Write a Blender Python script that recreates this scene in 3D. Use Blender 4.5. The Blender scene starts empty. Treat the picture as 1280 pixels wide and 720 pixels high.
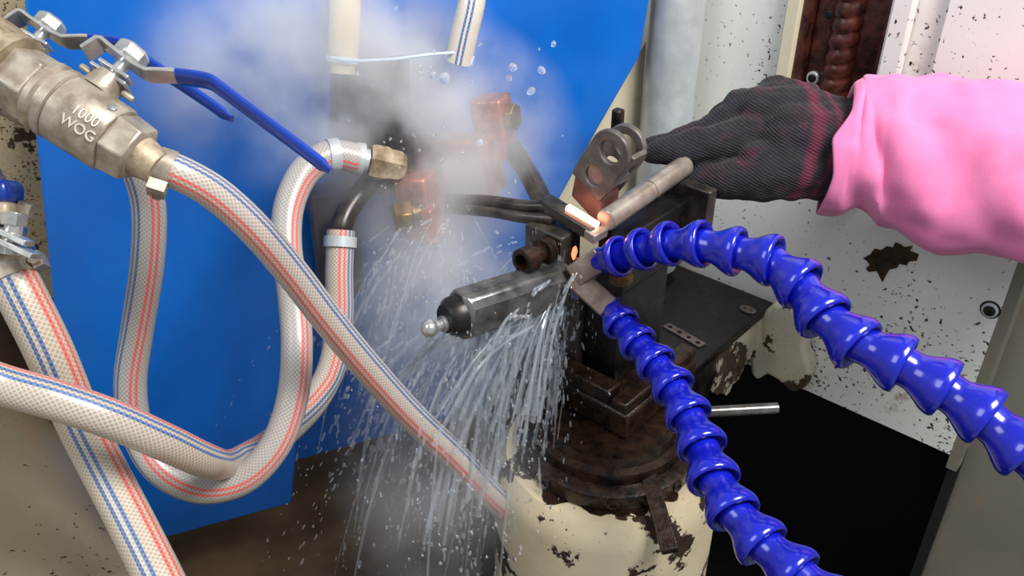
import bpy, bmesh, math, random
from mathutils import Vector, Matrix, noise
random.seed(7)
V = Vector
PI = math.pi
scene = bpy.context.scene
col = scene.collection

# ------------------------------------------------------------------ camera
FPX = 1100.0
PITCH = math.radians(32)
CAM = V((0, 0, 0.90))
FW = V((0, math.cos(PITCH), -math.sin(PITCH)))
RT = V((1, 0, 0))
UP = V((0, math.sin(PITCH), math.cos(PITCH)))
cd = bpy.data.cameras.new('camera')
cd.sensor_width = 36
cd.lens = 36 * FPX / 1280
cd.clip_start = 0.02
cam = bpy.data.objects.new('camera', cd)
cam.location = CAM
cam.rotation_euler = (PI / 2 - PITCH, 0, 0)
col.objects.link(cam)
scene.camera = cam

# ------------------------------------------------------------------ light
scene.view_settings.view_transform = 'Standard'
scene.view_settings.look = 'None'
scene.view_settings.gamma = 1
scene.view_settings.use_curve_mapping = False
scene.view_settings.exposure = 0.0
w = bpy.data.worlds.new('world')
scene.world = w
w.use_nodes = True
bg = w.node_tree.nodes['Background']
bg.inputs[0].default_value = (0.86, 0.93, 1.0, 1)
bg.inputs[1].default_value = 0.40


def area(name, loc, target, size, power, color=(1, 1, 1), size_y=None):
    l = bpy.data.lights.new(name, 'AREA')
    l.energy = power
    l.color = color
    l.size = size
    if size_y:
        l.shape = 'RECTANGLE'
        l.size_y = size_y
    o = bpy.data.objects.new(name, l)
    o.location = loc
    o.rotation_euler = (V(target) - V(loc)).to_track_quat('-Z', 'Y').to_euler()
    col.objects.link(o)
    return o


area('ceiling_lamp', (0.72, 0.12, 1.85), (0.3, 0.85, 0.5), 0.7, 42, (1.0, 0.985, 0.96))
area('window_light', (-1.3, -0.2, 2.0), (-0.2, 0.8, 0.5), 1.0, 15, (0.9, 0.96, 1.0))

# ------------------------------------------------------------------ geometry helpers
E1 = V((0.746, -0.666, 0)).normalized()     # along the machine wall, to the right and nearer
E2 = V((0.666, 0.746, 0)).normalized()      # into the machine wall
EZ = V((0, 0, 1))


def ray(u, v):
    return FW + RT * ((u - 640) / FPX) - UP * ((v - 360) / FPX)


def P(u, v, d):
    return CAM + ray(u, v) * d


def on_plane(u, v, p0, n):
    r = ray(u, v)
    return CAM + r * ((p0 - CAM).dot(n) / r.dot(n))


def on_z(u, v, z):
    return on_plane(u, v, V((0, 0, z)), EZ)


class MB:
    def __init__(s):
        s.v = []
        s.f = []
        s.uv = {}
        s.sm = []

    def add(s, vs, fs, smooth=False, uvs=None):
        o = len(s.v)
        s.v += [V(x) for x in vs]
        for i, f in enumerate(fs):
            if uvs:
                s.uv[len(s.f)] = uvs[i]
            s.f.append([o + k for k in f])
            s.sm.append(smooth)
        return s

    def box(s, c, ax, size):
        c = V(c)
        a, b, d = [V(ax[i]) * size[i] / 2 for i in range(3)]
        vs = [c + a * x + b * y + d * z for z in (-1, 1) for y in (-1, 1) for x in (-1, 1)]
        return s.add(vs, [(0, 2, 3, 1), (4, 5, 7, 6), (0, 1, 5, 4), (2, 6, 7, 3), (0, 4, 6, 2), (1, 3, 7, 5)])

    def lathe(s, p0, axis, prof, n=24, ref=None, smooth=True, cap=True):
        axis = V(axis).normalized()
        ref = V(ref) if ref is not None else (EZ if abs(axis.z) < .9 else RT)
        x = (ref - axis * ref.dot(axis)).normalized()
        y = axis.cross(x)
        p0 = V(p0)
        vs = []
        for t, r in prof:
            for i in range(n):
                a = 2 * PI * i / n
                vs.append(p0 + axis * t + (x * math.cos(a) + y * math.sin(a)) * r)
        fs = []
        for j in range(len(prof) - 1):
            for i in range(n):
                k = (i + 1) % n
                fs.append((j * n + i, j * n + k, (j + 1) * n + k, (j + 1) * n + i))
        s.add(vs, fs, smooth)
        if cap:
            o = len(s.v) - len(vs)
            s.f.append([o + i for i in range(n)][::-1])
            s.sm.append(False)
            s.f.append([o + (len(prof) - 1) * n + i for i in range(n)])
            s.sm.append(False)
        return s

    def cyl(s, a, b, r, n=20, r2=None, smooth=True):
        a, b = V(a), V(b)
        return s.lathe(a, b - a, [(0, r), ((b - a).length, r if r2 is None else r2)], n, smooth=smooth)

    def prism(s, outline, d, holes=None):
        """outline: world points (planar), extruded along vector d."""
        bm = bmesh.new()
        loops = [outline] + (holes or [])
        es = []
        for lp in loops:
            vv = [bm.verts.new(p) for p in lp]
            for i in range(len(vv)):
                es.append(bm.edges.new((vv[i], vv[(i + 1) % len(vv)])))
        bmesh.ops.triangle_fill(bm, use_beauty=True, use_dissolve=False, edges=es)
        g = bmesh.ops.extrude_face_region(bm, geom=bm.faces[:])
        bmesh.ops.translate(bm, vec=V(d), verts=[x for x in g['geom'] if isinstance(x, bmesh.types.BMVert)])
        bmesh.ops.recalc_face_normals(bm, faces=bm.faces[:])
        bm.verts.index_update()
        s.add([x.co.copy() for x in bm.verts], [[q.index for q in f.verts] for f in bm.faces])
        bm.free()
        return s

    def tube(s, pts, rad, n=16, ref=None, cap=True, twist=None):
        """tube along points; rad number or list/func(t); frame keeps angle 0 towards ref(p)."""
        N = len(pts)
        rings = []
        L = 0
        Ls = []
        px = None
        for i in range(N):
            t = (pts[min(i + 1, N - 1)] - pts[max(i - 1, 0)]).normalized()
            if i:
                L += (pts[i] - pts[i - 1]).length
            Ls.append(L)
            if ref is not None:
                rv = ref(pts[i])
            else:
                rv = px if px is not None else (EZ if abs(t.z) < .9 else RT)
            x = (rv - t * rv.dot(t)).normalized()
            px = x
            y = t.cross(x)
            r = rad(i / (N - 1)) if callable(rad) else rad
            rings.append([pts[i] + (x * math.cos(2 * PI * k / n) + y * math.sin(2 * PI * k / n)) * r for k in range(n)])
        vs = [p for r in rings for p in r]
        fs = []
        uvs = []
        tw = [twist(j / (N - 1)) if twist else 0 for j in range(N)]
        for j in range(N - 1):
            for i in range(n):
                k = (i + 1) % n
                fs.append((j * n + i, j * n + k, (j + 1) * n + k, (j + 1) * n + i))
                uvs.append([(i / n - tw[j], Ls[j]), ((i + 1) / n - tw[j], Ls[j]), ((i + 1) / n - tw[j + 1], Ls[j + 1]), (i / n - tw[j + 1], Ls[j + 1])])
        o = len(s.v)
        s.add(vs, fs, True, uvs)
        if cap:
            s.f.append([o + i for i in range(n)][::-1])
            s.sm.append(False)
            s.f.append([o + (N - 1) * n + i for i in range(n)])
            s.sm.append(False)
        return s

    def build(s, name, mat, parent=None, origin=None, bevel=0, seg=2, sub=0):
        me = bpy.data.meshes.new(name)
        if parent is not None:
            org = parent.matrix_world.translation if origin is None else V(origin)
            org = ROOT_LOC.get(parent.name, V((0, 0, 0)))
        elif origin is not None:
            org = V(origin)
        else:
            xs = [p.x for p in s.v]
            ys = [p.y for p in s.v]
            zs = [p.z for p in s.v]
            org = V(((min(xs) + max(xs)) / 2, (min(ys) + max(ys)) / 2, min(zs)))
        me.from_pydata([p - org for p in s.v], [], s.f)
        me.polygons.foreach_set('use_smooth', s.sm)
        if s.uv:
            ul = me.uv_layers.new(name='UVMap')
            for fi, uv in s.uv.items():
                pl = me.polygons[fi]
                for k, li in enumerate(pl.loop_indices):
                    ul.data[li].uv = uv[k]
        me.materials.append(mat)
        me.update()
        me.set_sharp_from_angle(angle=math.radians(38))
        o = bpy.data.objects.new(name, me)
        col.objects.link(o)
        if parent is not None:
            o.parent = parent
            ROOT_LOC[o.name] = org
        else:
            o.location = org
            ROOT_LOC[o.name] = org
        if bevel:
            m = o.modifiers.new('bevel', 'BEVEL')
            m.width = bevel
            m.segments = seg
            m.limit_method = 'ANGLE'
            m.angle_limit = math.radians(40)
            m.harden_normals = False
        if sub:
            m = o.modifiers.new('sub', 'SUBSURF')
            m.levels = sub
            m.render_levels = sub
        return o


ROOT_LOC = {}


def tag(o, label, cat=None, group=None, kind=None):
    o['label'] = label
    if cat:
        o['category'] = cat
    if group:
        o['group'] = group
    if kind:
        o['kind'] = kind
    return o


def thing(name, label, cat, loc, group=None):
    o = bpy.data.objects.new(name, None)
    o.empty_display_size = 0.02
    col.objects.link(o)
    o.location = V(loc)
    ROOT_LOC[o.name] = V(loc)
    return tag(o, label, cat, group)


def struct(o, label=None):
    o['kind'] = 'structure'
    if label:
        o['label'] = label
    return o


def spline(pts, per=10):
    pts = [V(p) for p in pts]
    out = []
    for i in range(len(pts) - 1):
        p0 = pts[max(i - 1, 0)]
        p1, p2 = pts[i], pts[i + 1]
        p3 = pts[min(i + 2, len(pts) - 1)]
        for k in range(per):
            t = k / per
            out.append(0.5 * ((2 * p1) + (p2 - p0) * t + (2 * p0 - 5 * p1 + 4 * p2 - p3) * t * t + (3 * p1 - p0 - 3 * p2 + p3) * t ** 3))
    out.append(pts[-1])
    return out


def pxs(lst):
    return [P(*a) for a in lst]


# ------------------------------------------------------------------ materials
class NT:
    def __init__(s, name):
        s.m = bpy.data.materials.new(name)
        s.m.use_nodes = True
        s.t = s.m.node_tree
        s.b = s.t.nodes['Principled BSDF']
        s.out = s.t.nodes['Material Output']

    def n(s, typ, **kw):
        x = s.t.nodes.new(typ)
        for k, v in kw.items():
            if k in x.inputs:
                pass
            setattr(x, k, v)
        return x

    def l(s, a, b):
        s.t.links.new(a, b)

    def coord(s, kind='Object'):
        return s.n('ShaderNodeTexCoord').outputs[kind]

    def noise(s, vec, scale, detail=4, rough=.6, stretch=None):
        if stretch:
            mp = s.n('ShaderNodeMapping')
            mp.inputs['Scale'].default_value = stretch
            s.l(vec, mp.inputs[0])
            vec = mp.outputs[0]
        x = s.n('ShaderNodeTexNoise')
        x.inputs['Scale'].default_value = scale
        x.inputs['Detail'].default_value = detail
        x.inputs['Roughness'].default_value = rough
        s.l(vec, x.inputs['Vector'])
        return x.outputs['Fac']

    def ramp(s, fac, stops, interp='LINEAR'):
        r = s.n('ShaderNodeValToRGB')
        cr = r.color_ramp
        cr.interpolation = interp
        while len(cr.elements) > 1:
            cr.elements.remove(cr.elements[-1])
        for i, (p, c) in enumerate(stops):
            e = cr.elements[0] if i == 0 else cr.elements.new(p)
            e.position = p
            c = c if isinstance(c, (tuple, list)) else (c, c, c)
            e.color = (*c[:3], 1)
        s.l(fac, r.inputs[0])
        return r.outputs[0]

    def mix(s, fac, a, b, blend='MIX'):
        x = s.n('ShaderNodeMix', data_type='RGBA', blend_type=blend)
        for sock, val in ((x.inputs[0], fac), (x.inputs[6], a), (x.inputs[7], b)):
            if isinstance(val, (tuple, list)):
                sock.default_value = (*val[:3], 1)
            elif isinstance(val, (int, float)):
                sock.default_value = val
            else:
                s.l(val, sock)
        return x.outputs[2]

    def math(s, op, a, b=None, c=None, clamp=False):
        x = s.n('ShaderNodeMath', operation=op, use_clamp=clamp)
        for i, val in enumerate((a, b, c)):
            if val is None:
                continue
            if isinstance(val, (int, float)):
                x.inputs[i].default_value = val
            else:
                s.l(val, x.inputs[i])
        return x.outputs[0]

    def bump(s, h, strength=.3, dist=.002):
        x = s.n('ShaderNodeBump')
        x.inputs['Strength'].default_value = strength
        x.inputs['Distance'].default_value = dist
        s.l(h, x.inputs['Height'])
        s.l(x.outputs[0], s.b.inputs['Normal'])

    def set(s, base=None, rough=None, metal=None, **kw):
        for k, v in (('Base Color', base), ('Roughness', rough), ('Metallic', metal)):
            if v is None:
                continue
            i = s.b.inputs[k]
            if isinstance(v, (tuple, list)):
                i.default_value = (*v[:3], 1)
            elif isinstance(v, (int, float)):
                i.default_value = v
            else:
                s.l(v, i)
        for k, v in kw.items():
            s.b.inputs[k.replace('_', ' ')].default_value = v
        return s.m


def S(r, g, b):
    """sRGB 0-255 -> linear"""
    return tuple((c / 255 / 12.92) if c / 255 < .04045 else ((c / 255 + .055) / 1.055) ** 2.4 for c in (r, g, b))


def simple(name, a, b=None, rough=.5, metal=0., scale=30, bump=0., detail=4, lo=.35, hi=.65, coat=0., rvar=0.):
    t = NT(name)
    if b is None:
        b = tuple(c * .75 for c in a)
    f = t.noise(t.coord(), scale, detail)
    c = t.ramp(f, [(lo, b), (hi, a)])
    r = rough
    if rvar:
        r = t.ramp(t.noise(t.coord(), scale * 1.7, 3), [(.3, rough - rvar), (.7, rough + rvar)])
    t.set(c, r, metal)
    t.b.inputs['Coat Weight'].default_value = coat
    t.b.inputs['Coat Roughness'].default_value = .15
    if bump:
        t.bump(t.noise(t.coord(), scale * 3, 5), bump, .001)
    return t.m


def chipped(name, paint, rust, chip=.63, scale=55, speck=.70, rough=.45, dirt=(.35, .27, .18), dirt_amt=.25, bumpd=.0008):
    """painted steel: paint with small dark chips, larger rust islands and brownish dirt"""
    t = NT(name)
    co = t.coord()
    big = t.noise(co, scale * .22, 6, .65)
    fine = t.noise(co, scale * 3.2, 3, .6)
    area_ = t.noise(co, scale * .10, 2)
    f2 = t.math('ADD', fine, t.math('MULTIPLY', t.math('SUBTRACT', area_, .5), .45))
    m1 = t.ramp(big, [(chip, 0.), (chip + .015, 1.)])
    m2 = t.ramp(f2, [(speck, 0.), (speck + .03, 1.)])
    m = t.math('MAXIMUM', m1, m2)
    d = t.ramp(t.noise(co, scale * .16, 5), [(.45, 0.), (.8, dirt_amt)])
    c = t.mix(d, paint, dirt)
    st = t.math('MULTIPLY', t.ramp(t.noise(co, scale * .13, 3), [(.60, 0.), (.72, 1.)]), t.ramp(t.noise(co, scale * 1.6, 3), [(.5, 0.), (.62, .7)]))
    c = t.mix(st, c, S(150, 92, 44))
    rc = t.ramp(t.noise(co, scale * 2, 4), [(.35, tuple(x * .35 for x in rust)), (.7, rust)])
    c = t.mix(m, c, rc)
    t.set(c, t.ramp(m, [(0, rough), (1, .85)]), 0)
    t.bump(t.math('SUBTRACT', 1.0, m), .6, bumpd)
    return t.m


M = {}
M['blue_panel'] = simple('blue_paint', S(0, 104, 200), S(0, 92, 184), .32, 0, 6, 0, coat=.3)
M['white_wall'] = chipped('white_chipped_paint', S(228, 228, 220), S(70, 42, 26), .70, 55, .645, dirt_amt=.14)
M['wall_cream'] = chipped('cream_edge_paint', S(216, 206, 176), S(70, 42, 26), .72, 80, .72, dirt_amt=.25)
M['beige_cast'] = chipped('beige_casting_paint', S(132, 118, 92), S(60, 42, 26), .72, 40, .70, rough=.6, dirt=S(110, 92, 64), dirt_amt=.6)
M['rust_speckle'] = chipped('beige_rust_speckled', S(172, 156, 124), S(70, 50, 32), .585, 120, .62, rough=.7, dirt_amt=.5)
M['spindle_paint'] = chipped('cream_spindle_paint', S(214, 200, 168), S(58, 36, 20), .575, 60, .70, rough=.5, dirt=S(150, 120, 76), dirt_amt=.5, bumpd=.0015)
M['peel_paint'] = chipped('peeling_white_paint', S(204, 196, 172), S(80, 62, 40), .54, 70, .66, rough=.6, dirt=S(120, 96, 62), dirt_amt=.7, bumpd=.003)
M['grey_plate'] = chipped('grey_machine_plate', S(118, 114, 102), S(90, 62, 36), .68, 40, .76, rough=.5, dirt_amt=.5)
M['floor'] = simple('brown_wet_floor', S(104, 84, 62), S(66, 51, 38), .45, 0, 9, .15, rvar=.15)
M['black'] = simple('shade_black', (.004, .004, .004), (.003, .003, .003), .8)  # deep shade of the recess and pit, put into the base colour
M['galv'] = simple('galvanised_steel', S(200, 204, 206), S(176, 181, 184), .36, .25, 30, .02, rvar=.06)
M['steel'] = simple('cast_stainless', S(190, 178, 162), S(146, 132, 116), .36, .45, 70, .12, rvar=.1)
M['steel_dirty'] = simple('dirty_steel', S(190, 172, 146), S(120, 100, 74), .5, .3, 60, .35, rvar=.1)
M['bright_steel'] = simple('bright_steel', S(225, 225, 222), S(180, 178, 172), .22, .75, 60, .03)
M['blue_lever'] = simple('blue_lever_plastic', S(12, 62, 168), S(8, 48, 140), .28, 0, 30, 0, coat=.5)
M['locline'] = simple('blue_glossy_plastic', S(16, 28, 178), S(10, 18, 148), .2, 0, 60, .02, coat=.6)
M['brown_grease'] = simple('greasy_rust_brown', S(92, 46, 34), S(40, 18, 14), .3, .15, 60, .4, rvar=.12)
M['dark_steel'] = simple('dark_oily_steel', S(76, 68, 62), S(36, 31, 28), .32, .3, 50, .15, rvar=.12)
M['black_steel'] = simple('black_oiled_steel', S(34, 29, 26), S(13, 11, 10), .32, .2, 40, .15, rvar=.12)
M['rust_dark'] = simple('dark_wet_rust', S(58, 38, 25), S(14, 10, 8), .28, .25, 75, .5, rvar=.15)
M['copper'] = simple('weathered_copper', S(206, 128, 104), S(140, 78, 60), .4, .7, 60, .3)
M['brass'] = simple('dull_brass', S(150, 122, 70), S(84, 62, 36), .35, .85, 60, .2)
M['cream_hose'] = simple('cream_plastic', S(222, 206, 172), S(206, 186, 150), .45, 0, 12, .02)
M['pin_steel'] = simple('machined_pin_steel', S(184, 172, 162), S(146, 132, 122), .33, .5, 50, .05)
M['yoke_steel'] = simple('scaled_steel', S(122, 114, 108), S(84, 78, 74), .42, .4, 50, .12)
M['grey_nozzle'] = simple('grey_brushed_steel', S(132, 118, 108), S(96, 82, 74), .4, .35, 60, .1)
M['tie'] = simple('white_cable_tie', S(205, 222, 235), S(190, 208, 224), .4)
M['cast_text'] = simple('cast_lettering', S(214, 206, 194), S(200, 190, 176), .5)
M['rubber'] = simple('dark_rubber', S(76, 74, 82), S(56, 54, 62), .6)


def hot_mat():
    t = NT('glowing_hot_steel')
    t.set((.3, .1, .06), .6, 0)
    t.b.inputs['Emission Color'].default_value = (1, .40, .24, 1)
    t.b.inputs['Emission Strength'].default_value = 9
    return t.m


def warm_mat():
    t = NT('dull_red_hot_steel')
    n = t.noise(t.coord(), 60, 3)
    t.set(t.ramp(n, [(.35, S(78, 60, 57)), (.65, S(116, 88, 83))]), .55, .3)
    t.b.inputs['Emission Color'].default_value = (1, .12, .05, 1)
    t.b.inputs['Emission Strength'].default_value = .03
    return t.m


M['hot'] = hot_mat()
M['warm'] = warm_mat()
_t = NT('orange_glow')  # emission for the added glow beside the vise block
_t.set((.3, .12, .08), .6, 0)
_t.b.inputs['Emission Color'].default_value = (1, .22, .09, 1)
_t.b.inputs['Emission Strength'].default_value = 2.2
M['orange'] = _t.m
M['arm_steel'] = simple('wet_grey_steel', S(120, 118, 116), S(64, 62, 60), .24, .55, 40, .1, rvar=.08)


def hose_mat(name, ur, ub, base, thread, scale=1.0, dirt=.2):
    """braided clear PVC hose: u runs round the hose, v along it in metres"""
    t = NT(name)
    uv = t.n('ShaderNodeUVMap').outputs[0]
    sp = t.n('ShaderNodeSeparateXYZ')
    t.l(uv, sp.inputs[0])
    u, v = sp.outputs[0], sp.outputs[1]
    nb = 22
    kv = 270 * scale

    def line(sign):
        a = t.math('MULTIPLY', u, nb)
        b = t.math('MULTIPLY', v, kv * sign)
        w = t.math('FRACT', t.math('ADD', a, b))
        w = t.math('ABSOLUTE', t.math('SUBTRACT', w, .5))
        return t.math('GREATER_THAN', w, .36)
    br = t.math('MAXIMUM', line(1), line(-1))
    dz = t.ramp(t.noise(t.coord(), 14, 4), [(.4, 0.), (.7, dirt)])
    b0 = t.mix(dz, base, S(176, 150, 108))
    c = t.mix(t.math('MULTIPLY', br, .6), b0, thread)

    def stripes(c, uc, color):
        dd = t.math('SUBTRACT', t.math('FRACT', t.math('ADD', t.math('SUBTRACT', u, uc), 2.5)), .5)
        d = t.math('ABSOLUTE', t.math('SUBTRACT', t.math('ABSOLUTE', dd), .028))
        m = t.math('LESS_THAN', d, .014)
        m = t.math('MULTIPLY', m, t.math('SUBTRACT', 1.0, t.math('MULTIPLY', br, .28)))
        return t.mix(m, c, color)
    c = stripes(c, ur, S(222, 84, 76))
    c = stripes(c, ub, S(48, 92, 150))
    t.set(c, .36, 0)
    t.b.inputs['Coat Weight'].default_value = .25
    t.b.inputs['Coat Roughness'].default_value = .2
    t.b.inputs['Subsurface Weight'].default_value = .15
    t.b.inputs['Subsurface Radius'].default_value = (.004, .004, .004)
    t.bump(br, .35, .0006)
    return t.m


def glove_mat():
    t = NT('dark_knit_glove')
    co = t.coord()
    w = t.n('ShaderNodeTexWave', wave_type='BANDS', bands_direction='Z')
    w.inputs['Scale'].default_value = 120
    w.inputs['Distortion'].default_value = 3.5
    w.inputs['Detail'].default_value = 3
    mp = t.n('ShaderNodeMapping')
    mp.inputs['Rotation'].default_value = (0, math.radians(-24), 0)
    t.l(co, mp.inputs[0])
    t.l(mp.outputs[0], w.inputs['Vector'])
    n = t.noise(co, 30, 3)
    c = t.ramp(n, [(.46, S(27, 25, 33)), (.56, S(36, 26, 34)), (.68, S(70, 22, 42))])
    sx = t.n('ShaderNodeSeparateXYZ')
    t.l(co, sx.inputs[0])
    px_ = t.math('SUBTRACT', sx.outputs[0], t.math('MULTIPLY', sx.outputs[2], .28))
    for pos, wid in ((.012, .006), (.029, .003)):
        bd = t.ramp(t.math('ABSOLUTE', t.math('SUBTRACT', px_, pos)), [(wid * .5, .75), (wid, 0.)])
        c = t.mix(bd, c, S(112, 24, 58))
    c = t.mix(t.math('MULTIPLY', t.math('SUBTRACT', 1.0, w.outputs['Fac']), .55), c, S(15, 14, 18))
    lint = t.ramp(t.noise(co, 420, 2), [(.70, 0.), (.74, .5)])
    c = t.mix(lint, c, S(110, 106, 110))
    t.set(c, .95, 0)
    t.b.inputs['Sheen Weight'].default_value = .06
    t.bump(t.math('ADD', w.outputs['Fac'], t.noise(co, 300, 3)), .5, .0015)
    return t.m


M['glove'] = glove_mat()
M['glove_band'] = simple('maroon_knit_band', S(112, 40, 66), S(66, 32, 48), .95, 0, 120, .5)


def cloth_mat():
    t = NT('pink_cotton')
    co = t.coord()
    c = t.ramp(t.noise(co, 18, 4), [(.35, S(222, 112, 160)), (.65, S(232, 126, 172))])
    t.set(c, .85, 0)
    t.b.inputs['Sheen Weight'].default_value = .2
    h = t.math('ADD', t.noise(co, 16, 3, .5, (1, 1, .6)), t.math('MULTIPLY', t.noise(co, 900, 2), .06))
    t.bump(h, .35, .008)
    return t.m


M['pink'] = cloth_mat()


def water_mat():
    t = NT('splashing_water')
    tr = t.n('ShaderNodeBsdfTransparent')
    tr.inputs[0].default_value = (.97, .985, 1, 1)
    gl = t.n('ShaderNodeBsdfGlossy')
    gl.inputs['Roughness'].default_value = .12
    df = t.n('ShaderNodeBsdfDiffuse')
    df.inputs[0].default_value = (.85, .9, .95, 1)
    m1 = t.n('ShaderNodeMixShader')
    m1.inputs[0].default_value = .5
    t.l(gl.outputs[0], m1.inputs[1])
    t.l(df.outputs[0], m1.inputs[2])
    m2 = t.n('ShaderNodeMixShader')
    m2.inputs[0].default_value = .17
    t.l(tr.outputs[0], m2.inputs[1])
    t.l(m1.outputs[0], m2.inputs[2])
    t.l(m2.outputs[0], t.out.inputs[0])
    return t.m


M['water'] = water_mat()


def drop_mat():
    t = NT('water_droplet')
    t.set((.9, .95, 1), .04, 0)
    t.b.inputs['Transmission Weight'].default_value = .85
    t.b.inputs['IOR'].default_value = 1.33
    return t.m


M['drop'] = drop_mat()

# ================================================================== SETTING
WOFF = 0.927


def WP(s_, z, off=0.0):
    """point on the machine wall: s along it, z up, off = proud of it"""
    return E2 * (WOFF - off) + E1 * s_ + EZ * z


def wall_sz(u, v, off=0.0):
    p = on_plane(u, v, E2 * (WOFF - off), E2)
    return p.dot(E1), p.z


def wall_box(mb, s0, s1, z0, z1, o0, o1):
    return mb.box(WP((s0 + s1) / 2, (z0 + z1) / 2, (o0 + o1) / 2), (E1, E2, EZ), (abs(s1 - s0), abs(o1 - o0), abs(z1 - z0)))


S_SLOT0 = wall_sz(1000, 40)[0]
S_SLOT1 = wall_sz(1112, 40)[0]
Z_SLOT = wall_sz(1010, 215)[1]
S_END = wall_sz(1232, 442)[0]
Z_BOT = wall_sz(1075, 518)[1]
Z_TOP = 1.25
mb = MB()
wall_box(mb, -.75, S_SLOT0, Z_BOT, Z_TOP, -.02, 0)
wall_box(mb, S_SLOT0, S_SLOT1, Z_BOT, Z_SLOT, -.02, 0)
wall_box(mb, S_SLOT1, S_END, Z_BOT, Z_TOP, -.02, 0)
wall_right = struct(mb.build('wall_right', M['white_wall']), 'white chipped machine wall behind the gloved hand')

# big rust patch where the paint has flaked off
chip_px = [(1079, 323), (1088, 318), (1093, 311), (1101, 313), (1108, 308), (1116, 310), (1119, 303), (1126, 306), (1130, 309), (1141, 308), (1137, 314),
           (1148, 318), (1146, 326), (1136, 327), (1133, 332), (1124, 330), (1121, 335), (1112, 337), (1108, 343), (1103, 353), (1099, 345), (1096, 339), (1086, 340), (1082, 336), (1087, 331), (1083, 326)]
mb = MB()
mb.prism([on_plane(u, v, WP(0, 0, .0012), E2) for u, v in chip_px], E2 * .002)
mb.build('rust_patch', M['rust_dark'], wall_right)


def hex_ring(mb, c, ax, r, h):
    mb.lathe(c, ax, [(0, r), (h * .7, r), (h, r * .85), (h, r * .6), (-h * .4, r * .5), (-h * .4, .0001)], 20)


mb = MB()
s_, z_ = wall_sz(1238, 387)
hex_ring(mb, WP(s_, z_, 0), -E2, .0085, .004)
bo_ = mb.build('bolt', M['galv'], wall_right)
mb = MB()
mb.lathe(WP(s_, z_, .001), -E2, [(0, .0062), (.0032, .0062), (.0034, .0058)], 16)
mb.lathe(WP(s_, z_, .0), -E2, [(0, .0105), (.0008, .0105)], 20)
mb.build('socket', M['black_steel'], bo_)

# flanges beside the slot and the folded sheet to the right of it
mb = MB()
wall_box(mb, S_SLOT0 - .016, S_SLOT0, Z_SLOT, Z_TOP, 0, .012)
struct(mb.build('trim_1', M['wall_cream'], bevel=.002), 'cream painted flange left of the screw slot')
mb = MB()
wall_box(mb, S_SLOT1, S_SLOT1 + .022, Z_SLOT, Z_TOP, 0, .014)
wall_box(mb, S_SLOT1 + .05, S_END - .002, Z_SLOT + .01, Z_TOP, 0, .010)
struct(mb.build('trim_2', M['white_wall'], bevel=.003), 'white folded sheet right of the screw slot')

# grey plate right of the wall and the dark space below the wall
mb = MB()
wall_box(mb, S_END, S_END + .5, -.5, Z_TOP, -.05, -.03)
struct(mb.build('wall_side', M['grey_plate']), 'dull grey side plate at the right edge')
mb = MB()
wall_box(mb, S_END, S_END + .012, Z_BOT - .02, Z_TOP, -.03, .0)
struct(mb.build('trim_3', M['grey_plate']), 'vertical edge strip of the white wall')
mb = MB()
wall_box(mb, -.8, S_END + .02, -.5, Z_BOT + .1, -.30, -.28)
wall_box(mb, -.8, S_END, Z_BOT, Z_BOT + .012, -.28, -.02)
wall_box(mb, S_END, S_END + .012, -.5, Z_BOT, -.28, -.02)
struct(mb.build('wall_recess', M['black']), 'space below the white wall, blackened to stand for shade')

# floor: brown tray at the left, deep pit at the right, coloured black for shade
fl = [V((-1.4, .1, 0)), V((-.04, .1, 0)), V((-.04, 1.20, 0)), V((-.2, 1.5, 0)), V((-1.4, 1.5, 0))]
mb = MB()
mb.prism(fl, V((0, 0, -.03)))
struct(mb.build('floor', M['floor']), 'brown wet tank floor')
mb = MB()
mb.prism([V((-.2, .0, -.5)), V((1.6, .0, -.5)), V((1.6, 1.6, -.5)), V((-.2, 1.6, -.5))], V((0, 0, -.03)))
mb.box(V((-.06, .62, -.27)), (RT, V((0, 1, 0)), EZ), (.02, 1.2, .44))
struct(mb.build('wall_pit', M['black']), 'pit below the spindle, blackened to stand for shade')

# blue sheets
BD = V((.93, .37, 0)).normalized()
BN = V((BD.y, -BD.x, 0))
BP = V((-.275, .79, 0))


def blue(u, v, off=0.0):
    return on_plane(u, v, BP - BN * off, BN)


mb = MB()
mb.prism([blue(*a) for a in ((26, -60), (45, 170), (66, 370), (96, 560), (112, 697), (210, 671), (365, 629), (385, 420), (414, 130), (424, -60))], -BN * .012)
o = mb.build('blue_panel', M['blue_panel'], bevel=.002)
tag(o, 'left blue painted cabinet panel behind the looping hoses', 'panel')
mb = MB()
mb.prism([blue(u, v, .035) for u, v in ((395, -60), (822, -60), (800, 70), (748, 160), (692, 262), (640, 352), (612, 508), (480, 546), (340, 584))], -BN * .012)
o = mb.build('blue_panel', M['blue_panel'], bevel=.002)
tag(o, 'blue painted panel with a slanted right edge behind the steam', 'panel')

# speckled wall at far left
mb = MB()
q = [blue(u, v, .07) for u, v in ((-160, -150), (300, -150), (300, 372), (-160, 372))]
mb.prism(q, -BN * .02)
struct(mb.build('wall_left', M['rust_speckle']), 'rust speckled beige wall at the left edge')
# dark wall filling behind both blue panels
mb = MB()
q = [blue(u, v, .30) for u, v in ((-250, -250), (900, -250), (900, 640), (-250, 640))]
mb.prism(q, -BN * .02)
struct(mb.build('wall_back', M['floor']), 'brown wall behind the blue panels')

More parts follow.
